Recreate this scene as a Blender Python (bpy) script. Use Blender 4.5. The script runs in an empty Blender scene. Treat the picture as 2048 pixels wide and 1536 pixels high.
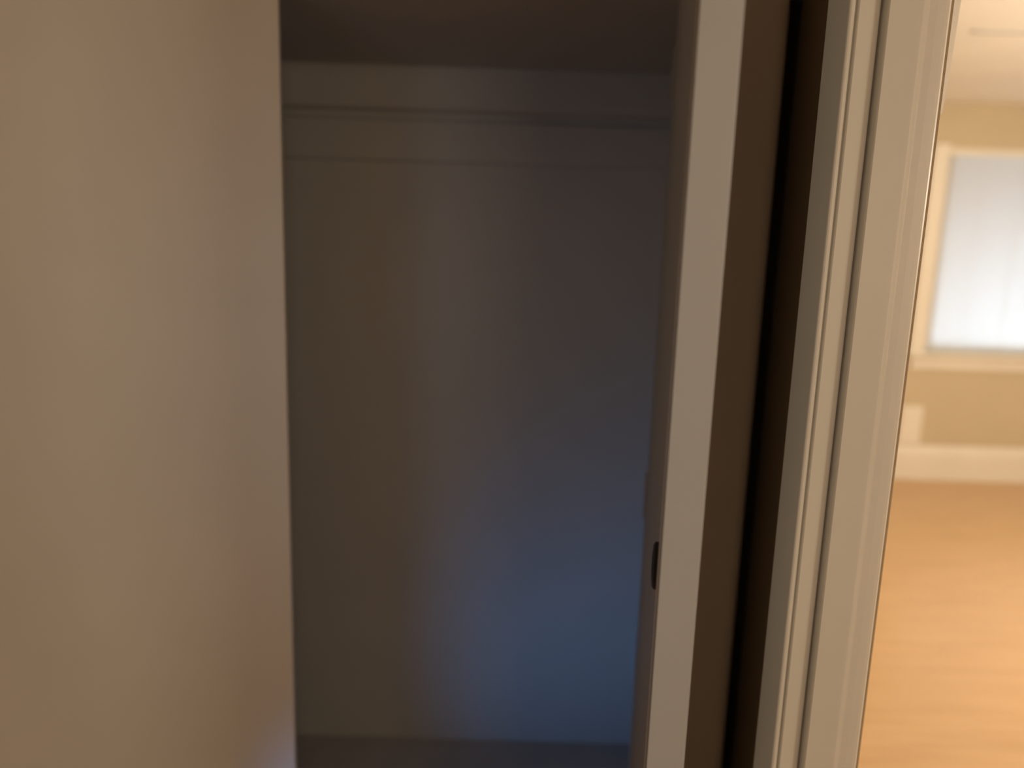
import bpy, bmesh, math, random
from mathutils import Matrix, Vector

S = bpy.context.scene
COL = S.collection

# ------------------------------------------------------------------ camera
cam_d = bpy.data.cameras.new('camera')
cam = bpy.data.objects.new('camera', cam_d)
COL.objects.link(cam)
cam_d.sensor_width = 36.0
cam_d.lens = 27.035
cam_d.clip_start = 0.02
cam_d.dof.use_dof = True
cam_d.dof.focus_distance = 0.95
cam_d.dof.aperture_fstop = 1.6
cam.matrix_world = Matrix((
    (0.99950597, -0.0314295, 0.0, 0.0),
    (0.00570245, 0.18134654, -0.98340272, 0.0),
    (0.03090785, 0.98291689, 0.18143617, 1.5),
    (0, 0, 0, 1)))
S.camera = cam

# ------------------------------------------------------------------ exposure, world
S.view_settings.view_transform = 'Standard'
S.view_settings.look = 'None'
S.view_settings.gamma = 1.0
S.view_settings.use_curve_mapping = False
S.view_settings.exposure = 0.0
w = bpy.data.worlds.new('world')
w.use_nodes = True
S.world = w
w.node_tree.nodes['Background'].inputs[0].default_value = (0.55, 0.68, 1.0, 1)
w.node_tree.nodes['Background'].inputs[1].default_value = 1.0


def area(name, loc, target, size, power, colour, size_y=None, spread=180):
    l = bpy.data.lights.new(name, 'AREA')
    l.energy = power
    l.color = colour
    l.size = size
    if size_y:
        l.shape = 'RECTANGLE'
        l.size_y = size_y
    l.spread = math.radians(spread)
    o = bpy.data.objects.new(name, l)
    COL.objects.link(o)
    o.location = loc
    o.rotation_euler = (Vector(target) - Vector(loc)).to_track_quat('-Z', 'Y').to_euler()
    return o


WARM = (1.0, 0.74, 0.47)
# the hall's own lamp, behind the camera to the right
area('hall_lamp', (4.4, -2.9, 1.9), (0, 1.2, 1.1), 1.0, 68, (1.0, 0.825, 0.61))
area('closet_warm_fill', (0.66, -1.5, 1.75), (-0.5, 1.8, 1.2), 0.7, 9, (1.0, 0.77, 0.53))  # added warm fill for the closet's back wall, not a second fixture
# daylight entering the hall behind the camera on the left
area('hall_daylight', (-1.12, -1.5, 1.15), (0.05, 2.1, 1.3), 0.7, 0.25, (0.80, 0.86, 1.0), spread=36)
area('low_blue_fill', (-0.52, 1.0, 0.14), (0.33, 2.1, 0.40), 0.3, 0.35, (0.15, 0.44, 1.0), spread=62)  # added blue fill near the floor, unseen source, tints the lower closet wall
# the bright room's ceiling lamp and its daylight
pl = bpy.data.lights.new('room_lamp', 'POINT')
pl.energy = 100
pl.color = (1.0, 0.875, 0.70)
pl.shadow_soft_size = 0.12
po = bpy.data.objects.new('room_lamp', pl)
COL.objects.link(po)
po.location = (2.9, 2.3, 1.8)


# ------------------------------------------------------------------ materials
def paint(name, col, rough=0.55, bump=0.02, scale=180, var=0.03, spec=0.4):
    m = bpy.data.materials.new(name)
    m.use_nodes = True
    nt = m.node_tree
    b = nt.nodes['Principled BSDF']
    b.inputs['Roughness'].default_value = rough
    b.inputs['Specular IOR Level'].default_value = spec
    tc = nt.nodes.new('ShaderNodeTexCoord')
    n = nt.nodes.new('ShaderNodeTexNoise')
    n.inputs['Scale'].default_value = scale
    n.inputs['Detail'].default_value = 4
    n2 = nt.nodes.new('ShaderNodeTexNoise')
    n2.inputs['Scale'].default_value = 3.0
    n2.inputs['Detail'].default_value = 3
    nt.links.new(tc.outputs['Object'], n.inputs['Vector'])
    nt.links.new(tc.outputs['Object'], n2.inputs['Vector'])
    r = nt.nodes.new('ShaderNodeValToRGB')
    r.color_ramp.elements[0].position = 0.3
    r.color_ramp.elements[1].position = 0.7
    r.color_ramp.elements[0].color = tuple(c * (1 - var) for c in col) + (1,)
    r.color_ramp.elements[1].color = tuple(min(1, c * (1 + var)) for c in col) + (1,)
    nt.links.new(n2.outputs['Fac'], r.inputs['Fac'])
    nt.links.new(r.outputs['Color'], b.inputs['Base Color'])
    if bump:
        bp = nt.nodes.new('ShaderNodeBump')
        bp.inputs['Strength'].default_value = bump * 4
        bp.inputs['Distance'].default_value = 0.001
        nt.links.new(n.outputs['Fac'], bp.inputs['Height'])
        nt.links.new(bp.outputs['Normal'], b.inputs['Normal'])
    return m


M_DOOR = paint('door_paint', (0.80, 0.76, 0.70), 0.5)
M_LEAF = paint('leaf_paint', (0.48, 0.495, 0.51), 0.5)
M_TRIM = paint('trim_paint', (0.70, 0.67, 0.61), 0.45)
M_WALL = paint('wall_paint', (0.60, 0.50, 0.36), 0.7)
M_CLOSET = paint('closet_paint', (0.56, 0.55, 0.53), 0.75)
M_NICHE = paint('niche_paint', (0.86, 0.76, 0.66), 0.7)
M_RETURN_SHADE = paint('return_shade', (0.34, 0.25, 0.16), 0.7)  # darkened niche colour, the narrow slot's shade put into the wall tone
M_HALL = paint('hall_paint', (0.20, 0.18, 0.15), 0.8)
M_ROOMWALL = paint('room_wall_paint', (0.58, 0.49, 0.35), 0.7)
M_CEIL = paint('ceiling_paint', (0.88, 0.85, 0.80), 0.8)
M_BATTEN = paint('batten_paint', (0.55, 0.52, 0.48), 0.8)
M_WHITE = paint('white_paint', (0.80, 0.76, 0.68), 0.5)
M_DARK = paint('black_metal', (0.012, 0.012, 0.014), 0.4, 0.0)
M_STEEL = paint('hinge_metal', (0.35, 0.33, 0.30), 0.35, 0.0)
M_CARPET = paint('closet_carpet', (0.50, 0.49, 0.47), 0.95, 0.5, 260, 0.12)


def wood():
    m = bpy.data.materials.new('oak_floor')
    m.use_nodes = True
    nt = m.node_tree
    b = nt.nodes['Principled BSDF']
    b.inputs['Roughness'].default_value = 0.38
    tc = nt.nodes.new('ShaderNodeTexCoord')
    mp = nt.nodes.new('ShaderNodeMapping')
    mp.inputs['Scale'].default_value = (1.0, 9.0, 1.0)
    n = nt.nodes.new('ShaderNodeTexNoise')
    n.inputs['Scale'].default_value = 2.2
    n.inputs['Detail'].default_value = 8
    n.inputs['Roughness'].default_value = 0.6
    r = nt.nodes.new('ShaderNodeValToRGB')
    r.color_ramp.elements[0].position = 0.3
    r.color_ramp.elements[1].position = 0.72
    r.color_ramp.elements[0].color = (0.54, 0.34, 0.17, 1)
    r.color_ramp.elements[1].color = (0.66, 0.44, 0.24, 1)
    nt.links.new(tc.outputs['Object'], mp.inputs['Vector'])
    nt.links.new(mp.outputs['Vector'], n.inputs['Vector'])
    nt.links.new(n.outputs['Fac'], r.inputs['Fac'])
    nt.links.new(r.outputs['Color'], b.inputs['Base Color'])
    return m


M_WOOD = wood()


def blind_mat():
    m = bpy.data.materials.new('blind_fabric')
    m.use_nodes = True
    nt = m.node_tree
    out = nt.nodes['Material Output']
    nt.nodes.remove(nt.nodes['Principled BSDF'])
    d = nt.nodes.new('ShaderNodeBsdfDiffuse')
    t = nt.nodes.new('ShaderNodeBsdfTranslucent')
    wv = nt.nodes.new('ShaderNodeTexNoise')
    wv.inputs['Scale'].default_value = 400
    r = nt.nodes.new('ShaderNodeValToRGB')
    r.color_ramp.elements[0].color = (0.74, 0.73, 0.70, 1)
    r.color_ramp.elements[1].color = (0.84, 0.83, 0.80, 1)
    mx = nt.nodes.new('ShaderNodeMixShader')
    mx.inputs[0].default_value = 0.5
    nt.links.new(wv.outputs['Fac'], r.inputs['Fac'])
    nt.links.new(r.outputs['Color'], d.inputs['Color'])
    nt.links.new(r.outputs['Color'], t.inputs['Color'])
    nt.links.new(d.outputs[0], mx.inputs[1])
    nt.links.new(t.outputs[0], mx.inputs[2])
    nt.links.new(mx.outputs[0], out.inputs['Surface'])
    return m


def glass_mat():
    m = bpy.data.materials.new('window_glass')
    m.use_nodes = True
    nt = m.node_tree
    out = nt.nodes['Material Output']
    nt.nodes.remove(nt.nodes['Principled BSDF'])
    a = nt.nodes.new('ShaderNodeBsdfTransparent')
    g = nt.nodes.new('ShaderNodeBsdfGlossy')
    g.inputs['Roughness'].default_value = 0.02
    f = nt.nodes.new('ShaderNodeFresnel')
    mx = nt.nodes.new('ShaderNodeMixShader')
    nt.links.new(f.outputs[0], mx.inputs[0])
    nt.links.new(a.outputs[0], mx.inputs[1])
    nt.links.new(g.outputs[0], mx.inputs[2])
    nt.links.new(mx.outputs[0], out.inputs['Surface'])
    return m


M_BLIND = blind_mat()
M_GLASS = glass_mat()


# ------------------------------------------------------------------ builders
def link(name, bm, mat, parent=None, smooth=False):
    bmesh.ops.recalc_face_normals(bm, faces=bm.faces[:])
    me = bpy.data.meshes.new(name)
    bm.to_mesh(me)
    bm.free()
    me.materials.append(mat)
    if smooth:
        for p in me.polygons:
            p.use_smooth = True
    o = bpy.data.objects.new(name, me)
    COL.objects.link(o)
    if parent:
        o.parent = parent
    return o


def add_box(bm, x0, x1, y0, y1, z0, z1, bev=0.0, seg=2, mat=None):
    t = bmesh.new()
    bmesh.ops.create_cube(t, size=1.0)
    bmesh.ops.scale(t, vec=(x1 - x0, y1 - y0, z1 - z0), verts=t.verts)
    bmesh.ops.translate(t, vec=((x0 + x1) / 2, (y0 + y1) / 2, (z0 + z1) / 2), verts=t.verts)
    if bev:
        bmesh.ops.bevel(t, geom=t.edges[:], offset=bev, segments=seg, profile=0.5, affect='EDGES')
    if mat:
        bmesh.ops.transform(t, matrix=mat, verts=t.verts)
    tmp = bpy.data.meshes.new('t')
    t.to_mesh(tmp)
    t.free()
    bm.from_mesh(tmp)
    bpy.data.meshes.remove(tmp)
    return bm


def box(name, x0, x1, y0, y1, z0, z1, mat, parent=None, bev=0.0, seg=2, xf=None):
    return link(name, add_box(bmesh.new(), x0, x1, y0, y1, z0, z1, bev, seg, xf), mat, parent, False)


def prism(name, pts, z0, z1, mat, parent=None):
    """closed outline in X/Y extruded along Z"""
    bm = bmesh.new()
    lo = [bm.verts.new((x, y, z0)) for x, y in pts]
    hi = [bm.verts.new((x, y, z1)) for x, y in pts]
    n = len(pts)
    for i in range(n):
        j = (i + 1) % n
        bm.faces.new((lo[i], lo[j], hi[j], hi[i]))
    bm.faces.new(lo[::-1])
    bm.faces.new(hi)
    return link(name, bm, mat, parent)


def xprism(name, pts, x0, x1, mat, parent=None):
    """closed outline in Y/Z extruded along X"""
    bm = bmesh.new()
    lo = [bm.verts.new((x0, y, z)) for y, z in pts]
    hi = [bm.verts.new((x1, y, z)) for y, z in pts]
    n = len(pts)
    for i in range(n):
        j = (i + 1) % n
        bm.faces.new((lo[i], lo[j], hi[j], hi[i]))
    bm.faces.new(lo[::-1])
    bm.faces.new(hi)
    return link(name, bm, mat, parent)


def struct(o, label=None):
    o['kind'] = 'structure'
    if label:
        o['label'] = label
    return o


def thing(name, loc, label, cat):
    o = bpy.data.objects.new(name, None)
    COL.objects.link(o)
    o.location = loc
    o.empty_display_size = 0.05
    o['label'] = label
    o['category'] = cat
    return o


CEIL = 2.44
# ------------------------------------------------------------------ shell
struct(box('floor', -3.4, 5.3, -3.7, 5.3, -0.1, 0, M_WOOD), 'warm orange-brown wooden floor')
struct(box('ceiling', -3.4, 5.3, -3.7, 5.3, CEIL, CEIL + 0.1, M_CEIL), 'pale cream ceiling')
struct(box('wall_left', -3.4, -3.3, -3.7, 1.45, 0, CEIL, M_HALL))
struct(box('wall_rear', -3.3, 5.3, -3.7, -3.6, 0, CEIL, M_HALL))
struct(box('wall_right', 5.2, 5.3, -3.6, 0.965, 0, CEIL, M_WALL))
struct(box('wall_front_left', -3.4, -1.38, 1.45, 1.57, 0, CEIL, M_HALL))
struct(box('wall_closet_left', -1.5, -1.38, 1.57, 2.3, 0, CEIL, M_CLOSET))
# closet shell
struct(box('floor_closet', -1.38, 0.43, 1.52, 2.1, 0, 0.012, M_CARPET), 'pale carpet at the foot of the closet wall')
struct(box('wall_closet_back', -1.38, 0.72, 2.1, 2.3, 0, CEIL, M_CLOSET), 'dim plain wall at the back of the closet')
struct(box('wall_room_partition', 0.60, 0.72, 1.52, 2.1, 0, CEIL, M_CLOSET))
struct(box('wall_closet_right', 0.43, 0.474, 1.52, 2.1, 0, CEIL, M_CLOSET))
# wall between hall niche and bright room
struct(box('wall_niche_right', 0.512, 0.535, 1.03, 1.52, 0, CEIL, M_RETURN_SHADE))
RR = 0.03
arc = [(0.474 - RR + RR * math.sin(a_ * math.pi / 16), 1.45 + RR - RR * math.cos(a_ * math.pi / 16)) for a_ in range(9)]
struct(box('wall_niche_corner', 0.535, 0.72, 1.45, 1.52, 0, CEIL, M_RETURN_SHADE))
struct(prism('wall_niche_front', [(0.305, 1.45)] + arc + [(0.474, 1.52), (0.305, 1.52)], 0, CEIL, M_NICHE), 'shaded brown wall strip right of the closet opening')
struct(box('wall_header_closet', -1.38, 0.305, 1.45, 1.52, 2.06, CEIL, M_WALL))
struct(box('wall_niche_left', -1.38, -1.17, 1.45, 1.52, 0, 2.06, M_WALL))
# doorway wall around the bright room's entrance
struct(box('wall_header_doorway', 0.38, 5.2, 0.965, 1.03, 2.08, CEIL, M_WALL))
struct(box('wall_front', 1.33, 5.2, 0.965, 1.03, 0, 2.08, M_WALL))
# the bright room
struct(box('wall_room_right', 4.5, 4.6, 0.9, 5.3, 0, CEIL, M_ROOMWALL))
struct(box('wall_room_left', 0.60, 0.72, 2.3, 5.1, 0, CEIL, M_ROOMWALL))
W0, W1, WB, WT = 2.705, 4.25, 0.87, 2.17     # window opening
bm = bmesh.new()
add_box(bm, 0.60, W0, 5.05, 5.2, 0, CEIL)
add_box(bm, W1, 4.5, 5.05, 5.2, 0, CEIL)
add_box(bm, W0, W1, 5.05, 5.2, 0, WB)
add_box(bm, W0, W1, 5.05, 5.2, WT, CEIL)
struct(link('wall_room_back', bm, M_ROOMWALL), 'tan wall at the far end of the bright room')

# baseboard of the far wall, rounded top
struct(xprism('baseboard_back', [(5.05, 0), (5.032, 0), (5.030, 0.175), (5.034, 0.195), (5.040, 0.215), (5.045, 0.233), (5.05, 0.236)],
              0.72, 4.5, M_WHITE), 'tall white baseboard under the tan wall')

# ------------------------------------------------------------------ window
t = bpy.data.objects.new('window_1', None)
COL.objects.link(t)
t.location = (0, 0, 0)
struct(t, 'bright white window with lowered blind in the far wall')
fr = bmesh.new()
add_box(fr, W0, W0 + 0.045, 5.07, 5.14, WB, WT, 0.004)
add_box(fr, W1 - 0.045, W1, 5.07, 5.14, WB, WT, 0.004)
add_box(fr, W0, W1, 5.07, 5.14, WB, WB + 0.045, 0.004)
add_box(fr, W0, W1, 5.07, 5.14, WT - 0.045, WT, 0.004)
link('window_frame', fr, M_WHITE, t)
box('pane', W0 + 0.045, W1 - 0.045, 5.10, 5.106, WB + 0.045, WT - 0.045, M_GLASS, t)
box('window_sill', W0 - 0.12, W1 + 0.12, 4.985, 5.05, WB - 0.03, WB, M_WHITE, t, 0.006)
box('window_apron', W0 - 0.08, W1 + 0.08, 5.03, 5.05, WB - 0.11, WB - 0.03, M_WHITE, t, 0.004)
box('window_casing', W0 - 0.10, W0 + 0.002, 5.03, 5.05, WB, WT + 0.02, M_WHITE, t, 0.004)
box('window_casing', W1 - 0.002, W1 + 0.10, 5.03, 5.05, WB, WT + 0.02, M_WHITE, t, 0.004)
area('window_daylight', (3.4, 6.0, 1.05), (3.4, 5.1, 1.3), 1.8, 80, (0.56, 0.76, 1.0), 1.3)

bl = thing('window_blind', (3.52, 5.06, WB), 'white fabric blind in vertical panels, lowered over the far window', 'blind')


def rel(o, parent):
    """keep world placement for a part modelled in world coordinates"""
    o.matrix_parent_inverse = Matrix.Translation(-Vector(parent.location))
    return o


x = W0 + 0.003
k = 0
while x < W1 - 0.02:
    x2 = min(x + 0.246, W1 - 0.003)
    rel(box('blind_panel', x, x2 + 0.003, 5.050 + 0.003 * (k % 2), 5.052 + 0.003 * (k % 2), WB + 0.006, WT - 0.04, M_BLIND, bl), bl)
    x = x2
    k += 1
rel(box('head_rail', W0 + 0.003, W1 - 0.003, 5.045, 5.065, WT - 0.042, WT - 0.002, M_WHITE, bl, 0.003), bl)

# cover plate on the far wall
wp = thing('wall_plate', (2.685, 5.05, 0.375), 'white upright cover plate on the tan wall just above the baseboard', 'wall plate')
rel(box('plate', 2.61, 2.757, 5.040, 5.05, 0.245, 0.505, M_WHITE, wp, 0.004, 3), wp)
for zz in (0.30, 0.45):
    rel(box('screw', 2.680, 2.688, 5.0385, 5.0402, zz - 0.004, zz + 0.004, M_WHITE, wp, 0.0008, 1), wp)

# ceiling batten in the bright room
struct(box('trim_1', 1.90, 4.3, 3.47, 3.50, CEIL - 0.006, CEIL, M_BATTEN, None, 0.003), 'thin batten line across the cream ceiling')

# ------------------------------------------------------------------ doorway casing (near right)
prof = [(.379, 1.03), (.379, .9635), (.3798, .9618), (.3815, .961), (.3838, .961), (.3853, .9618), (.386, .9635), (.3863, .9675),
        (.3885, .9675), (.3892, .9625), (.3905, .9612), (.398, .9610), (.408, .9610), (.4130, .9618), (.4152, .9632), (.4156, .9700), (.4186, .9700), (.4186, .9525), (.4190, .9505),
        (.4203, .9490), (.430, .9484), (.445, .9474), (.4560, .9467), (.4580, .9467), (.4600, .9472), (.4640, .9487), (.4660, .9491),
        (.475, .9493), (.485, .9503), (.4895, .9515), (.4925, .9540), (.4940, .9575), (.4945, .962), (.4945, 1.03)]
struct(prism('trim_2', prof, 0, 2.16, M_TRIM), 'moulded off-white door casing with bead, groove and step')
# jamb of that doorway behind the casing and wall core behind it
struct(prism('trim_3', [(.478, 1.0305), (.499, 1.0305), (.499, 1.11), (.478, 1.11)], 0, 2.08, M_TRIM))
struct(box('trim_4', 1.21, 1.33, .948, 1.03, 0, 2.16, M_TRIM, None, 0.004))
struct(box('trim_5', .4945, 1.21, .948, 1.03, 2.08, 2.16, M_TRIM, None, 0.004))

# ------------------------------------------------------------------ closet opening trim
struct(box('trim_6', 0.285, 0.305, 1.45, 1.52, 0, 2.06, M_TRIM, None, 0.002))
struct(box('trim_7', -1.17, 0.285, 1.45, 1.52, 2.04, 2.06, M_TRIM, None, 0.002))

# left leaf: closed, flush
dl = bpy.data.objects.new('door_1', None)
COL.objects.link(dl)
dl.location = (-1.165, 1.45, 0.01)
struct(dl, 'wide flat beige closet door leaf, closed, filling the left side')
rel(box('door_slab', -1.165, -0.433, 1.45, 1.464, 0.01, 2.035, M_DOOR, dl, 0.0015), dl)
for zz in (0.25, 1.02, 1.8):
    rel(box('hinge', -1.172, -1.160, 1.442, 1.452, zz - 0.045, zz + 0.045, M_STEEL, dl, 0.002), dl)

# right leaf: open, free edge toward the camera
dr = bpy.data.objects.new('door_2', None)
COL.objects.link(dr)
A = Vector((0.160, 0.75))      # near left corner
B = Vector((0.269, 1.44))      # far left corner
d = (B - A)
L = d.length
ang = math.atan2(d.y, d.x)     # direction from the free edge to the hinge
dr.location = (A.x, A.y, 0.01)
dr.rotation_euler = (0, 0, ang)
struct(dr, 'closet door leaf standing open, its pale narrow edge facing the viewer')
# local frame: +x runs from free edge to hinge, -y is the right-hand side
TH = 0.0385
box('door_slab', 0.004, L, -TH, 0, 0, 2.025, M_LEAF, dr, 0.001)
lip = box('edge_band', 0.0, 0.0045, -TH - 0.0006, 0.0004, 0, 2.025, M_LEAF, dr, 0.0008)
# thin raised bead just behind the arris on the inner face
box('edge_bead', 0.016, 0.024, 0.0, 0.0022, 0, 2.025, M_TRIM, dr, 0.0009)
# recessed-looking black pull
bm = bmesh.new()
n = 24
rings = [(1.0, 0.0), (1.0, 0.004), (0.9, 0.0062), (0.72, 0.0066), (0.62, 0.0035), (0.0, 0.0030)]
prev = None
for s, h in rings:
    if s == 0:
        c = bm.verts.new((0.052, h, 1.143))
        for i in range(n):
            bm.faces.new((prev[i], prev[(i + 1) % n], c))
        break
    ring = [bm.verts.new((0.052 + 0.026 * s * math.cos(i * 2 * math.pi / n), h, 1.143 + 0.026 * s * math.sin(i * 2 * math.pi / n))) for i in range(n)]
    if prev:
        for i in range(n):
            bm.faces.new((prev[i], prev[(i + 1) % n], ring[(i + 1) % n], ring[i]))
    prev = ring
p = link('door_pull', bm, M_DARK, dr, True)
p['label'] = 'small black round pull'
for zz in (0.24, 1.01, 1.79):
    box('hinge', L - 0.004, L + 0.010, -0.010, 0.004, zz - 0.045, zz + 0.045, M_STEEL, dr, 0.002)

# ------------------------------------------------------------------ closet shelf
sh = thing('closet_shelf', (-0.33, 2.1, 1.925), 'painted shelf across the top of the dim closet with its support rails below', 'shelf')
rel(box('shelf_board', -1.38, 0.43, 1.466, 2.10, 1.935, 1.955, M_CLOSET, sh, 0.002), sh)
rel(xprism('cleat', [(2.10, 1.935), (2.072, 1.935), (2.070, 1.930), (2.070, 1.842), (2.074, 1.832), (2.084, 1.826), (2.10, 1.824)], -1.38, 0.43, M_CLOSET, sh), sh)
rel(xprism('hook_rail', [(2.10, 1.810), (2.094, 1.808), (2.088, 1.80), (2.087, 1.712), (2.090, 1.702), (2.10, 1.698)], -1.38, 0.43, M_CLOSET, sh), sh)

# ------------------------------------------------------------------ pale cloth sliver behind the casing
bm = bmesh.new()
rows = 28
cols = 6
g = []
for r_ in range(rows + 1):
    tt = r_ / rows
    z = 2.06 - tt * (2.06 - 1.700)
    wdt = 0.024 * math.cos(tt * math.pi / 2) ** 0.9 + 0.0085
    row = []
    for c_ in range(cols + 1):
        q = c_ / cols
        row.append(bm.verts.new((0.6045 + 0.0012 * math.sin(q * 11 + tt * 3), 1.170 - wdt * q, z)))
    g.append(row)
for r_ in range(rows):
    for c_ in range(cols):
        bm.faces.new((g[r_][c_], g[r_][c_ + 1], g[r_ + 1][c_ + 1], g[r_ + 1][c_]))
cl = link('hanging_cloth', bm, M_BLIND, None, True)
cl['label'] = 'narrow pale fabric sliver hanging behind the door casing, top right'
cl['category'] = 'cloth'
